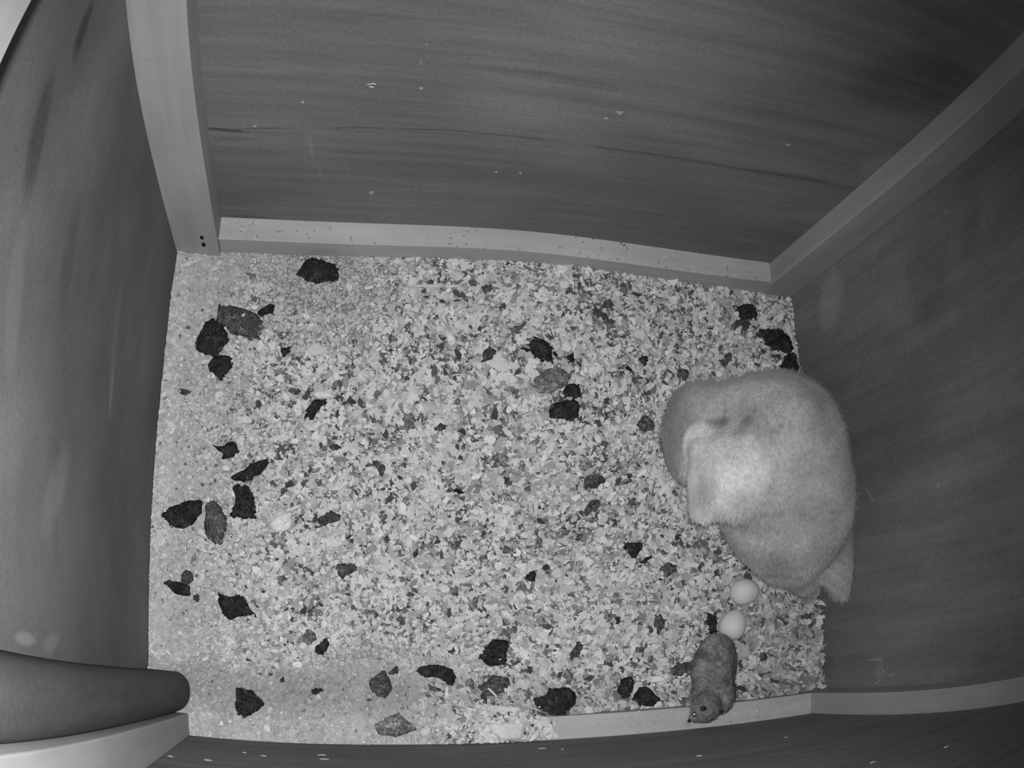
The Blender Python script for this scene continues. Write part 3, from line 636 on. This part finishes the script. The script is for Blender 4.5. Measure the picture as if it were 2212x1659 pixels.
# ------------------------------------------------------------------ pellets and shavings lying on the bedding
pel_m = shade_mat('dry_pellet', .9, .12, .9, 380, lo=.45, hi=2.1)
shv_m = shade_mat('wood_shaving', .7, .3, .2, 500)
def resample(poly, n, rough, seed):
    P = np.array(poly); Q = np.roll(P, -1, 0); d = np.linalg.norm(Q - P, axis=1); cum = np.r_[0, np.cumsum(d)]
    t = np.arange(n) / n * cum[-1]; i = np.clip(np.searchsorted(cum, t, side='right') - 1, 0, len(P) - 1)
    R = P[i] + (Q[i] - P[i]) * ((t - cum[i]) / np.maximum(d[i], 1e-9))[:, None]
    R = .25 * np.roll(R, 1, 0) + .5 * R + .25 * np.roll(R, -1, 0)
    c = R.mean(0); k = 1 + rough * vnoise(np.c_[R, np.full(n, seed)], .0045, seed)
    return c + (R - c) * k[:, None], c

ALBP = {'k': .026, 'd': .075, 'g': .17, 'L': .68, 'W': .84}
def lump(name, poly, cz, s, label, cat, group, seed):
    n = 84
    R, c = resample(poly, n, .15, seed)
    R = c + (R - c) * (1.06 + .09 * vnoise(np.c_[R, np.full(n, seed)], .0016, seed + 1))[:, None]
    area = abs(sum(R[i - 1][0] * R[i][1] - R[i][0] * R[i - 1][1] for i in range(n))) / 2
    Hh = min(.42 * math.sqrt(area), .0105)
    V = []; F = []
    prof = [(0.90, -.30), (1.0, -.02), (1.02, .22), (.95, .52), (.82, .78), (.64, .93), (.42, 1.0), (.2, 1.0)]
    for s_, h_ in prof:
        Rs = R.copy()
        for _ in range(int(max(0, h_) ** 2 * 160)): Rs = .25 * np.roll(Rs, 1, 0) + .5 * Rs + .25 * np.roll(Rs, -1, 0)
        for q in Rs: V.append([c[0] + (q[0] - c[0]) * s_, c[1] + (q[1] - c[1]) * s_, h_ * Hh])
    V.append([c[0], c[1], Hh]); V.append([c[0], c[1], -.3 * Hh])
    V = np.array(V); m = len(prof)
    nz = vnoise(V, .0050, seed + 3) * .17 + vnoise(V, .0024, seed + 5) * .10
    V[:, 2] += np.where(V[:, 2] > 0, 1.5 * nz * Hh, 0)
    V[:, :2] += (np.c_[vnoise(V, .003, seed + 7), vnoise(V, .003, seed + 9)] * .00045)
    V[:, 0] = np.clip(V[:, 0], .0008, W - .0012); V[:, 1] = np.maximum(V[:, 1], .001)
    zb = cz - .0035
    V[:, 2] += zb
    for k in range(m - 1):
        for i in range(n): j = (i + 1) % n; F.append((k * n + i, k * n + j, (k + 1) * n + j, (k + 1) * n + i))
    for i in range(n):
        j = (i + 1) % n; F.append(((m - 1) * n + i, (m - 1) * n + j, m * n)); F.append((j, i, m * n + 1))
    a = ALBP[s]; sh = a * np.exp(.55 * vnoise(V, .0055, seed + 11) + .35 * vnoise(V, .0025, seed + 13))
    fl = vnoise(V, .0017, seed + 17) > .78                       # bone chips and hair showing in the pellet
    sh = np.where(fl, np.minimum(a * 3.2 + .03, .4), sh)
    o = mesh_obj(name, V, F, pel_m, shade=sh)
    origin(o, (c[0], c[1], zb)); return tag(o, label, cat, group)

def flake(name, poly, cz, s, label, cat, group, seed):
    n = 40; R, c = resample(poly, n, .13, seed)
    R = c + (R - c) * (1 + .07 * vnoise(np.c_[R, np.full(n, seed)], .0018, seed + 2))[:, None]
    th = .0007; lift = .0034 + .0008 * (seed % 3); tl = np.array([math.cos(seed * 2.4), math.sin(seed * 2.4)]) * .10
    zf = lambda q, k: cz + lift + float((np.array(q[:2]) - c) @ tl) + .0007 * math.sin(q[0] * 500 + seed) - k
    V = []; F = []
    rings = [(1.0, 0), (.6, 0), (.25, 0), (1.0, th), (.6, th)]
    for s_, k in rings:
        for q in R:
            w = c + (q - c) * s_; V.append((min(max(w[0], .001), W - .001), max(w[1], .001), zf(w, k)))
    V.append((c[0], c[1], zf(c, 0))); V.append((c[0], c[1], zf(c, th)))
    for a, b in ((0, 1), (1, 2), (3, 0), (4, 3)):
        for i in range(n): j = (i + 1) % n; F.append((a * n + i, a * n + j, b * n + j, b * n + i))
    for i in range(n):
        j = (i + 1) % n; F.append((2 * n + i, 2 * n + j, 5 * n)); F.append((4 * n + j, 4 * n + i, 5 * n + 1))
    V = np.array(V); sh = ALBP[s] * np.exp(.16 * vnoise(V, .003, seed) + .10 * vnoise(V, .0012, seed + 4)) * (0.92 + .16 * ((seed * 7) % 5) / 5)
    o = mesh_obj(name, V, F, shv_m, shade=sh); origin(o, (c[0], c[1], cz + lift)); return tag(o, label, cat, group)

for i, (k, s, lab, poly, cz) in enumerate(parsed):
    if k == 'pellet': lump('owl_pellet', poly, cz, s, lab, 'owl pellet', 'owl pellets lying on the bedding', i)
    elif k == 'fragment': lump('pellet_crumb', poly, cz, s, lab, 'pellet crumb', 'broken bits of pellet on the bedding', i)
    elif k == 'shaving': flake('wood_shaving', poly, cz, s, lab, 'wood shaving', 'larger wood shavings lying on top of the bedding', i)
    else: flake('wood_splinter', poly, cz, s, lab, 'wood splinter', 'thin sticks and splinters on the bedding', i)

# pale flecks stuck to the walls
fleck_m = shade_mat('wood_fleck', .7, .3)
def fleck(px, py, plane, ax, r, asp, rot, label):
    sgn = {1: (-1 if plane > .1 else 1), 0: (-1 if plane > .1 else 1)}[ax]
    c = at(px, py, plane, ax); n = 10; V = []
    for k, (rr, dd) in enumerate(((1, 0), (.75, .0009))):
        for i in range(n):
            t = 2 * math.pi * i / n; w = 1 + .25 * math.sin(3 * t + px)
            u, v = rr * r * w * math.cos(t), rr * r * w * asp * math.sin(t)
            u, v = u * math.cos(rot) - v * math.sin(rot), u * math.sin(rot) + v * math.cos(rot)
            V.append((c[0] + u, plane + sgn * (.0002 + dd), c[2] + v) if ax == 1 else (plane + sgn * (.0002 + dd), c[1] + u, c[2] + v))
    F = [tuple(range(n)), tuple(range(2 * n - 1, n - 1, -1))] + [(i, (i + 1) % n, n + (i + 1) % n, n + i) for i in range(n)]
    o = mesh_obj('wood_fleck', V, F, fleck_m, shade=np.full(2 * n, .52)); origin(o, c)
    tag(o, label, 'wood fleck', 'flecks stuck to the walls')
for a in ((803, 416, D, 1, .0028, 1.1, 0, 'round pale fleck stuck low on the back wall'),
          (803, 184, D, 1, .0045, .8, 0, 'greyish fleck stuck high on the back wall, left of middle'),
          (1338, 243, D, 1, .0036, .6, .1, 'pale fleck stuck high on the back wall, right of middle'),
          (1310, 255, D, 1, .0022, .5, .1, 'small fleck just left of the high right fleck on back wall'),
          (551, 272, D, 1, .0022, .5, 0, 'tiny fleck on the crack at the left of the back wall'),
          (910, 190, D, 1, .0018, .7, 0, 'tiny fleck high on the back wall near its middle'),
          (1702, 312, D, 1, .0026, .5, 0, 'dull fleck high on the back wall near right corner post'),
          (654, 220, D, 1, .0016, .7, 0, 'tiny fleck on the back wall above the left crack'),
          (1072, 371, D, 1, .0014, .9, 0, 'tiny dot low on the back wall, left one of two'),
          (1124, 373, D, 1, .0014, .9, 0, 'tiny dot low on the back wall, right one of two'),
          (1797, 580, W, 0, .0014, 2.6, .2, 'upright pale fleck at the foot of the right rear post'),
          (1905, 1450, W, 0, .0020, 2.2, .3, 'pale curl of fluff on the right wall above the front post'),
          (1924, 1458, W, 0, .0018, 1.5, .6, 'small bright fleck on the right wall beside the fluff'),
          (1895, 1474, W, 0, .0022, 2.0, -.5, 'pale fleck right on top of the front right post edge'),
          (2020, 1466, W, 0, .0014, 1.2, 0, 'lone fleck on the right wall above the front right post'),
          (448, 1643, 0, 1, .0042, .5, 0, 'bright fleck low on the front wall near the left post'),
          (368, 1635, 0, 1, .0030, .5, .3, 'fleck on the front wall beside the left post'),
          (528, 1627, 0, 1, .0022, .5, 0, 'small fleck on the front wall, left of centre'),
          (570, 1634, 0, 1, .0034, .4, .3, 'slanting fleck on the front wall, left of centre'),
          (696, 1632, 0, 1, .0044, .3, 0, 'upper one of two long flecks on the front wall'),
          (700, 1641, 0, 1, .0044, .3, 0, 'lower one of two long flecks on the front wall'),
          (1170, 1618, 0, 1, .0045, .35, 0, 'brightest fleck on the front wall, below largest black pellet'),
          (1215, 1620, 0, 1, .0014, .6, 0, 'dot on the front wall right of the brightest fleck'),
          (1510, 1634, 0, 1, .0028, .5, .3, 'fleck on the front wall under the vole'),
          (1697, 1594, 0, 1, .0018, .8, 0, 'small fleck on the front wall right of the vole'),
          (2043, 1615, 0, 1, .0026, .8, .3, 'pale fleck at the right end of the front wall'),
          (1885, 1648, 0, 1, .0030, .3, 0, 'thin fleck at the bottom right of the front wall')):
    fleck(*a)

# ------------------------------------------------------------------ eggs
egg_m, nt, b = new_mat('egg_shell', .55, .3); n = N(nt); p = n.pos()
n.grey(n.math('MULTIPLY', 0.80, n.ramp(n.noise(p, (60, 60, 60), 1.0, 3), .3, .7, .96, 1.03)), b)
def egg(px, py, a, bb, ang, label):
    m, k = 32, 40; V = []; F = []
    for i in range(1, k):
        t = math.pi * i / k; x = -a * math.cos(t); r = bb * math.sin(t) * (1 + .10 * math.cos(t))
        V += [(x, r * math.cos(2 * math.pi * j / m), r * math.sin(2 * math.pi * j / m)) for j in range(m)]
    V += [(-a, 0, 0), (a, 0, 0)]; e = len(V)
    for i in range(k - 2):
        for j in range(m): q = (j + 1) % m; F.append((i * m + j, (i + 1) * m + j, (i + 1) * m + q, i * m + q))
    for j in range(m): q = (j + 1) % m; F.append((j, q, e - 2)); F.append(((k - 2) * m + q, (k - 2) * m + j, e - 1))
    o = mesh_obj('owl_egg', V, F, egg_m); c = at(px, py, .0135)
    o.location = (c[0], c[1], .0135); o.rotation_euler = (0, .06, ang)
    tag(o, label, 'egg', 'owl eggs beside the owl')
egg(1609, 1278, .0196, .0162, math.radians(4), 'upper smooth white owl egg, just below the owl')
egg(1583, 1350, .0192, .0168, math.radians(60), 'lower smooth white owl egg, between the other egg and the vole')

# ------------------------------------------------------------------ vole (prey)
fur_m = shade_mat('vole_fur', .9, .1, .7, 260, lo=.65, hi=1.4)
def vpt(px, py, z): return at(px, py, z)
va, vb, vc, vd, ve = vpt(1550, 1418, .022), vpt(1541, 1450, .026), vpt(1541, 1495, .030), vpt(1524, 1530, .058), vpt(1499, 1552, .058)
vc2 = vpt(1545, 1512, .042)
def vole_sdf(P):
    d = ellip(P, va, (.0235, .027, .019))
    d = smin(d, ellip(P, vb, (.0265, .028, .022), .1), .010)
    d = smin(d, ellip(P, vc, (.0270, .026, .022), 0), .010)
    d = smin(d, ellip(P, vc2, (.0225, .020, .018), 0), .010)
    d = smin(d, ellip(P, vd, (.0175, .0165, .0140), .3), .008)
    d = smin(d, capsule(P, vd, ve, .010, .0042), .007)
    d = smin(d, capsule(P, vpt(1500, 1500, .03), vpt(1484, 1522, .05), .0045, .0028), .003)
    d = smin(d, capsule(P, vpt(1510, 1440, .015), vpt(1488, 1452, .008), .006, .003), .004)
    return d + .0007 * vnoise(P, .005, 4) + .0009 * vnoise(P, .011, 6)
V, F = surface_net(vole_sdf, (.575, .001, -.008), (.70, .155, .085), .00125)
V[:, 1] = np.maximum(V[:, 1], .0012)
sh = 0.22 * np.exp(.38 * vnoise(V, .009, 41) + .22 * vnoise(V * np.array([1, .45, 1]), .0022, 42))
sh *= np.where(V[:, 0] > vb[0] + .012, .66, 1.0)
for (px, py, r) in ((1522, 1412, .009), (1546, 1420, .005), (1538, 1485, .004), (1560, 1475, .006)):
    cc = vpt(px, py, .04); sh *= 1 - .40 * np.clip((r - np.hypot(V[:, 0] - cc[0], V[:, 1] - cc[1])) / (r * .5), 0, 1)
VV, VS = V, sh
vo = mesh_obj('vole', V, F, fur_m, shade=sh); origin(vo, (vb[0], vb[1], 0))
tag(vo, 'dead grey vole lying head down over the front ledge below the eggs', 'vole')
blk, _, bb_ = new_mat('wet_eye', .22, .9); bb_.inputs['Base Color'].default_value = (.004, .004, .004, 1); bb_.inputs['Coat Weight'].default_value = 1.0; bb_.inputs['Coat Roughness'].default_value = .12
earm, _, be = new_mat('ear_skin', .9, .1); be.inputs['Base Color'].default_value = (.022, .022, .022, 1)
def ball(name, c, r, mat, parent, sq=(1, 1, 1), label=None):
    m, k = 20, 14; V = []; F = []
    for i in range(1, k):
        t = math.pi * i / k
        V += [(c[0] + r * sq[0] * math.sin(t) * math.cos(2 * math.pi * j / m), c[1] + r * sq[1] * math.sin(t) * math.sin(2 * math.pi * j / m), c[2] + r * sq[2] * math.cos(t)) for j in range(m)]
    V += [(c[0], c[1], c[2] + r * sq[2]), (c[0], c[1], c[2] - r * sq[2])]; e = len(V)
    for i in range(k - 2):
        for j in range(m): q = (j + 1) % m; F.append((i * m + j, (i + 1) * m + j, (i + 1) * m + q, i * m + q))
    for j in range(m): q = (j + 1) % m; F.append((j, e - 2, q)); F.append(((k - 2) * m + j, (k - 2) * m + q, e - 1))
    V = [(x - parent.location.x, y - parent.location.y, z - parent.location.z) for x, y, z in V]
    o = mesh_obj(name, V, F, mat, parent)
    if label: o['label'] = label
    return o
def on_surface(fn, px, py):
    """first point of the surface seen through a pixel"""
    z = np.linspace(.30, .0, 1500); P = np.array([at(px, py, q) for q in z]); d = fn(P)
    return P[np.argmax(d < 0)]
e1 = on_surface(vole_sdf, 1500, 1543); ball('eye', e1, .0031, blk, vo, label='black rimmed eye with a painted white glint')
glint_m, _, b_glint = new_mat('painted_glint', .3, 1.0); b_glint.inputs['Base Color'].default_value = (.95, .95, .95, 1); b_glint.inputs['Metallic'].default_value = .3
vc_ = CAM - e1; vc_ /= np.linalg.norm(vc_); ball('glint', e1 + vc_ * .0025, .0016, glint_m, vo)  # pale ball added as a painted infrared glint on the eye
e2 = on_surface(vole_sdf, 1522, 1531); ball('ear', e2 - np.array([0, 0, .0012]), .0042, earm, vo, (1.25, .8, .55), 'dark open ear')
e3 = on_surface(vole_sdf, 1557, 1537); ball('ear', e3 - np.array([0, 0, .001]), .0042, earm, vo, (1, .7, .6), 'dark far ear')
e4 = on_surface(vole_sdf, 1489, 1557); ball('nose', e4, .0016, earm, vo)
def tube(name, pts, r0, r1, mat, parent=None, shade=None):
    pts = [np.array(p) for p in pts]; V = []; F = []; m = 8
    for i, p in enumerate(pts):
        t = pts[min(i + 1, len(pts) - 1)] - pts[max(i - 1, 0)]; t = t / (np.linalg.norm(t) + 1e-9)
        u = np.cross(t, (0, 0, 1.)); u = u / (np.linalg.norm(u) + 1e-9); w = np.cross(u, t); r = r0 + (r1 - r0) * i / (len(pts) - 1)
        V += [p + r * (math.cos(2 * math.pi * j / m) * u + math.sin(2 * math.pi * j / m) * w) for j in range(m)]
    for i in range(len(pts) - 1):
        for j in range(m): q = (j + 1) % m; F.append((i * m + j, i * m + q, (i + 1) * m + q, (i + 1) * m + j))
    F += [tuple(range(m - 1, -1, -1)), tuple(range((len(pts) - 1) * m, len(pts) * m))]
    if parent is not None: V = [v - np.array(parent.location) for v in V]
    return mesh_obj(name, V, F, mat, parent, shade=shade if shade is None else np.full(len(V), shade))
tube('tail', [vpt(1556, 1392, .012), vpt(1568, 1398, .008), vpt(1580, 1412, .006), vpt(1590, 1435, .005)], .0017, .0008, earm, vo)

# ------------------------------------------------------------------ owl
def o_(px, py, z): return at(px, py, z)
HD = o_(1600, 1022, .143)
def owl_sdf(P):
    d = ellip(P, o_(1662, 950, .115), (.082, .076, .095), -.25)                 # mantle and breast
    d = smin(d, ellip(P, o_(1725, 1060, .110), (.062, .085, .070), .15), .035)   # back
    d = smin(d, ellip(P, o_(1515, 940, .085), (.045, .062, .055), .1), .030)     # drooped near wing
    d = smin(d, ellip(P, o_(1700, 1170, .075), (.050, .052, .050), .3), .030)    # rump
    d = smin(d, capsule(P, o_(1690, 1180, .075), o_(1737, 1262, .045), .034, .016), .018)   # folded wing tips
    d = smin(d, capsule(P, o_(1785, 1130, .090), o_(1818, 1272, .055), .030, .018), .014)   # tail
    d = smin(d, ellip(P, o_(1650, 1000, .02), (.045, .05, .06)), .03)            # legs tucked in the feathers
    d = smin(d, ellip(P, o_(1640, 1120, .085), (.045, .045, .045), .3), .025)    # belly feathers under the head
    hd = ellip(P, HD, (.050, .055, .044), -.2)
    q = P - HD
    hd = smin(hd, capsule(P, o_(1514, 975, .128), o_(1519, 1100, .118), .014, .017), .012)   # pale ruff along the face
    d = smin(d, hd, .010 + .040 * np.clip((q[:, 0] + .022) / .05, 0, 1))
    return d + .0016 * vnoise(P, .030, 14) + .0007 * vnoise(P, .011, 15)
V, F = surface_net(owl_sdf, (.48, .10, -.004), (.80, .46, .235), .0030)
for _ in range(2):                                                             # relax the mesh a little
    acc = np.zeros_like(V); cn = np.zeros(len(V))
    for a in range(4):
        np.add.at(acc, F[:, a], V[F[:, (a + 1) % 4]]); np.add.at(cn, F[:, a], 1)
    V = .5 * V + .5 * acc / cn[:, None]
V[:, 0] = np.minimum(V[:, 0], W - .002)
q = V - HD; nrm = np.array([-.66, -.10, -.74]); nrm /= np.linalg.norm(nrm); s = q @ nrm
rad = np.linalg.norm(q - s[:, None] * nrm, axis=1)
st = lambda t: np.clip(t, 0, 1) ** 2 * (3 - 2 * np.clip(t, 0, 1))
cL = on_surface(owl_sdf, 1524, 1070); cB = on_surface(owl_sdf, 1590, 1030); cT = on_surface(owl_sdf, 1545, 950)
uu = (V - HD) * np.array([1.0, .88, .8]) + np.array([.014, 0, 0])
face = st((.058 - np.linalg.norm(uu, axis=1)) / .030 + .35 * vnoise(V, .022, 61))
rimx = HD[0] - .026 - V[:, 0]; dl = np.linalg.norm(V - HD, axis=1)
face = np.maximum(face, .95 * st(rimx / .010) * st((.066 - dl) / .006))
cR = on_surface(owl_sdf, 1512, 1090)
a_, b_ = o_(1512, 960, .13), o_(1517, 1105, .12); ab = b_ - a_; tt = np.clip(((V - a_) @ ab) / (ab @ ab), 0, 1)
face = np.maximum(face, .95 * st((.026 - np.linalg.norm(V - a_ - tt[:, None] * ab, axis=1)) / .006))
sh = 0.45 * np.exp(.26 * vnoise(V, .036, 62) + .12 * vnoise(V, .014, 63))
sh = sh * (1 - face) + 0.74 * face * np.exp(.08 * vnoise(V, .015, 64))
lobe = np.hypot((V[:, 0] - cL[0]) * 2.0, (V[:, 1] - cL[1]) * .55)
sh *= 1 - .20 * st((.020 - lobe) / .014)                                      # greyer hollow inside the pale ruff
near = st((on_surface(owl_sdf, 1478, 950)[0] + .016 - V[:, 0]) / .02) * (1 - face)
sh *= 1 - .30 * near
spots = (vnoise(V, .0095, 66) > .80) & (face < .3)
sh = np.where(spots, sh * .72, sh)
tipd = np.linalg.norm(V - o_(1815, 1230, .06), axis=1); bar = .5 + .5 * np.sin((V @ np.array([.55, .83, .2])) * 520)
sh *= 1 - .16 * bar * st((.075 - tipd) / .03)
for (px, py, z, r, am) in ((1562, 912, .19, .013, .62), (1600, 930, .19, .015, .50), (1540, 914, .18, .011, .50), (1615, 908, .18, .011, .42), (1668, 935, .2, .010, .22), (1655, 1062, .17, .010, .14)):  # dark patches painting the shaded crease around the head
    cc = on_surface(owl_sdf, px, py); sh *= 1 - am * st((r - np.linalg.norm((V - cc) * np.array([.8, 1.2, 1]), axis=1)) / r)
plum_m = shade_mat('plumage', .95, .05, .25, 220, sheen=.25)
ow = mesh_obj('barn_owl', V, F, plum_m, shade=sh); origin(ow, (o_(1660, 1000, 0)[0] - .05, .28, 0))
tag(ow, 'pale barn owl hunched with its back up against the right wall', 'owl')
def rel(v): return v
for sx in (-1, 1):
    side = np.array([0, 1., 0]) * .017 * sx
    e = HD + nrm * .041 + side + np.array([.004, 0, -.016]); ball('eye', e, .0075, blk, ow, (.6, 1, 1), 'round black eye in the white face')
hornm, _, bh = new_mat('beak_horn', .5, .4); bh.inputs['Base Color'].default_value = (.35, .35, .35, 1)
tube('beak', [HD + nrm * .044 + np.array([.004, 0, -.012]), HD + nrm * .050 + np.array([.006, 0, -.026]), HD + nrm * .048 + np.array([.010, 0, -.036])], .006, .0015, hornm, ow)
# soft down and fur: short barbs lying along the coat, one mesh per animal
def barbs(name, ob, V, sh, count, lay, lmin, lmax, wd_, mat, jit=.30):
    nv = len(V); Vn = np.zeros(nv * 3); ob.data.vertices.foreach_get('normal', Vn); Vn = Vn.reshape(-1, 3)
    pk = rng.integers(0, nv, count); lay = np.array(lay)
    p0 = V[pk] + rng.normal(0, .0012, (count, 3)); nn = Vn[pk]
    dr = lay - (nn @ lay)[:, None] * nn; dr /= np.linalg.norm(dr, axis=1)[:, None] + 1e-6
    dr = dr + nn * rng.uniform(.05, .50, (count, 1)) + rng.normal(0, jit, (count, 3)); dr /= np.linalg.norm(dr, axis=1)[:, None]
    sd = np.cross(dr, nn); sd /= np.linalg.norm(sd, axis=1)[:, None] + 1e-6
    ln_ = rng.uniform(lmin, lmax, (count, 1)); p0 = p0 - nn * .0006
    tri = np.stack([p0 - sd * wd_, p0 + sd * wd_, p0 + dr * ln_], 1).reshape(-1, 3)
    tri[:, 0] = np.minimum(tri[:, 0], W - .001); tri[:, 1] = np.maximum(tri[:, 1], .001); tri -= np.array(ob.location)
    dn = big_mesh(name, tri, np.arange(count * 3).reshape(-1, 3), np.zeros((0, 4), int), np.repeat(sh[pk], 3) * np.repeat(np.exp(rng.normal(0, .05, count)), 3), mat)
    dn.parent = ob; dn['kind'] = 'stuff'
barbs('down_feathers', ow, V, sh, 60000, (.30, -.85, -.42), .003, .0085, .00045, plum_m)
barbs('fur', vo, VV, VS, 16000, (.05, .95, -.2), .0015, .0045, .00025, fur_m, .35)
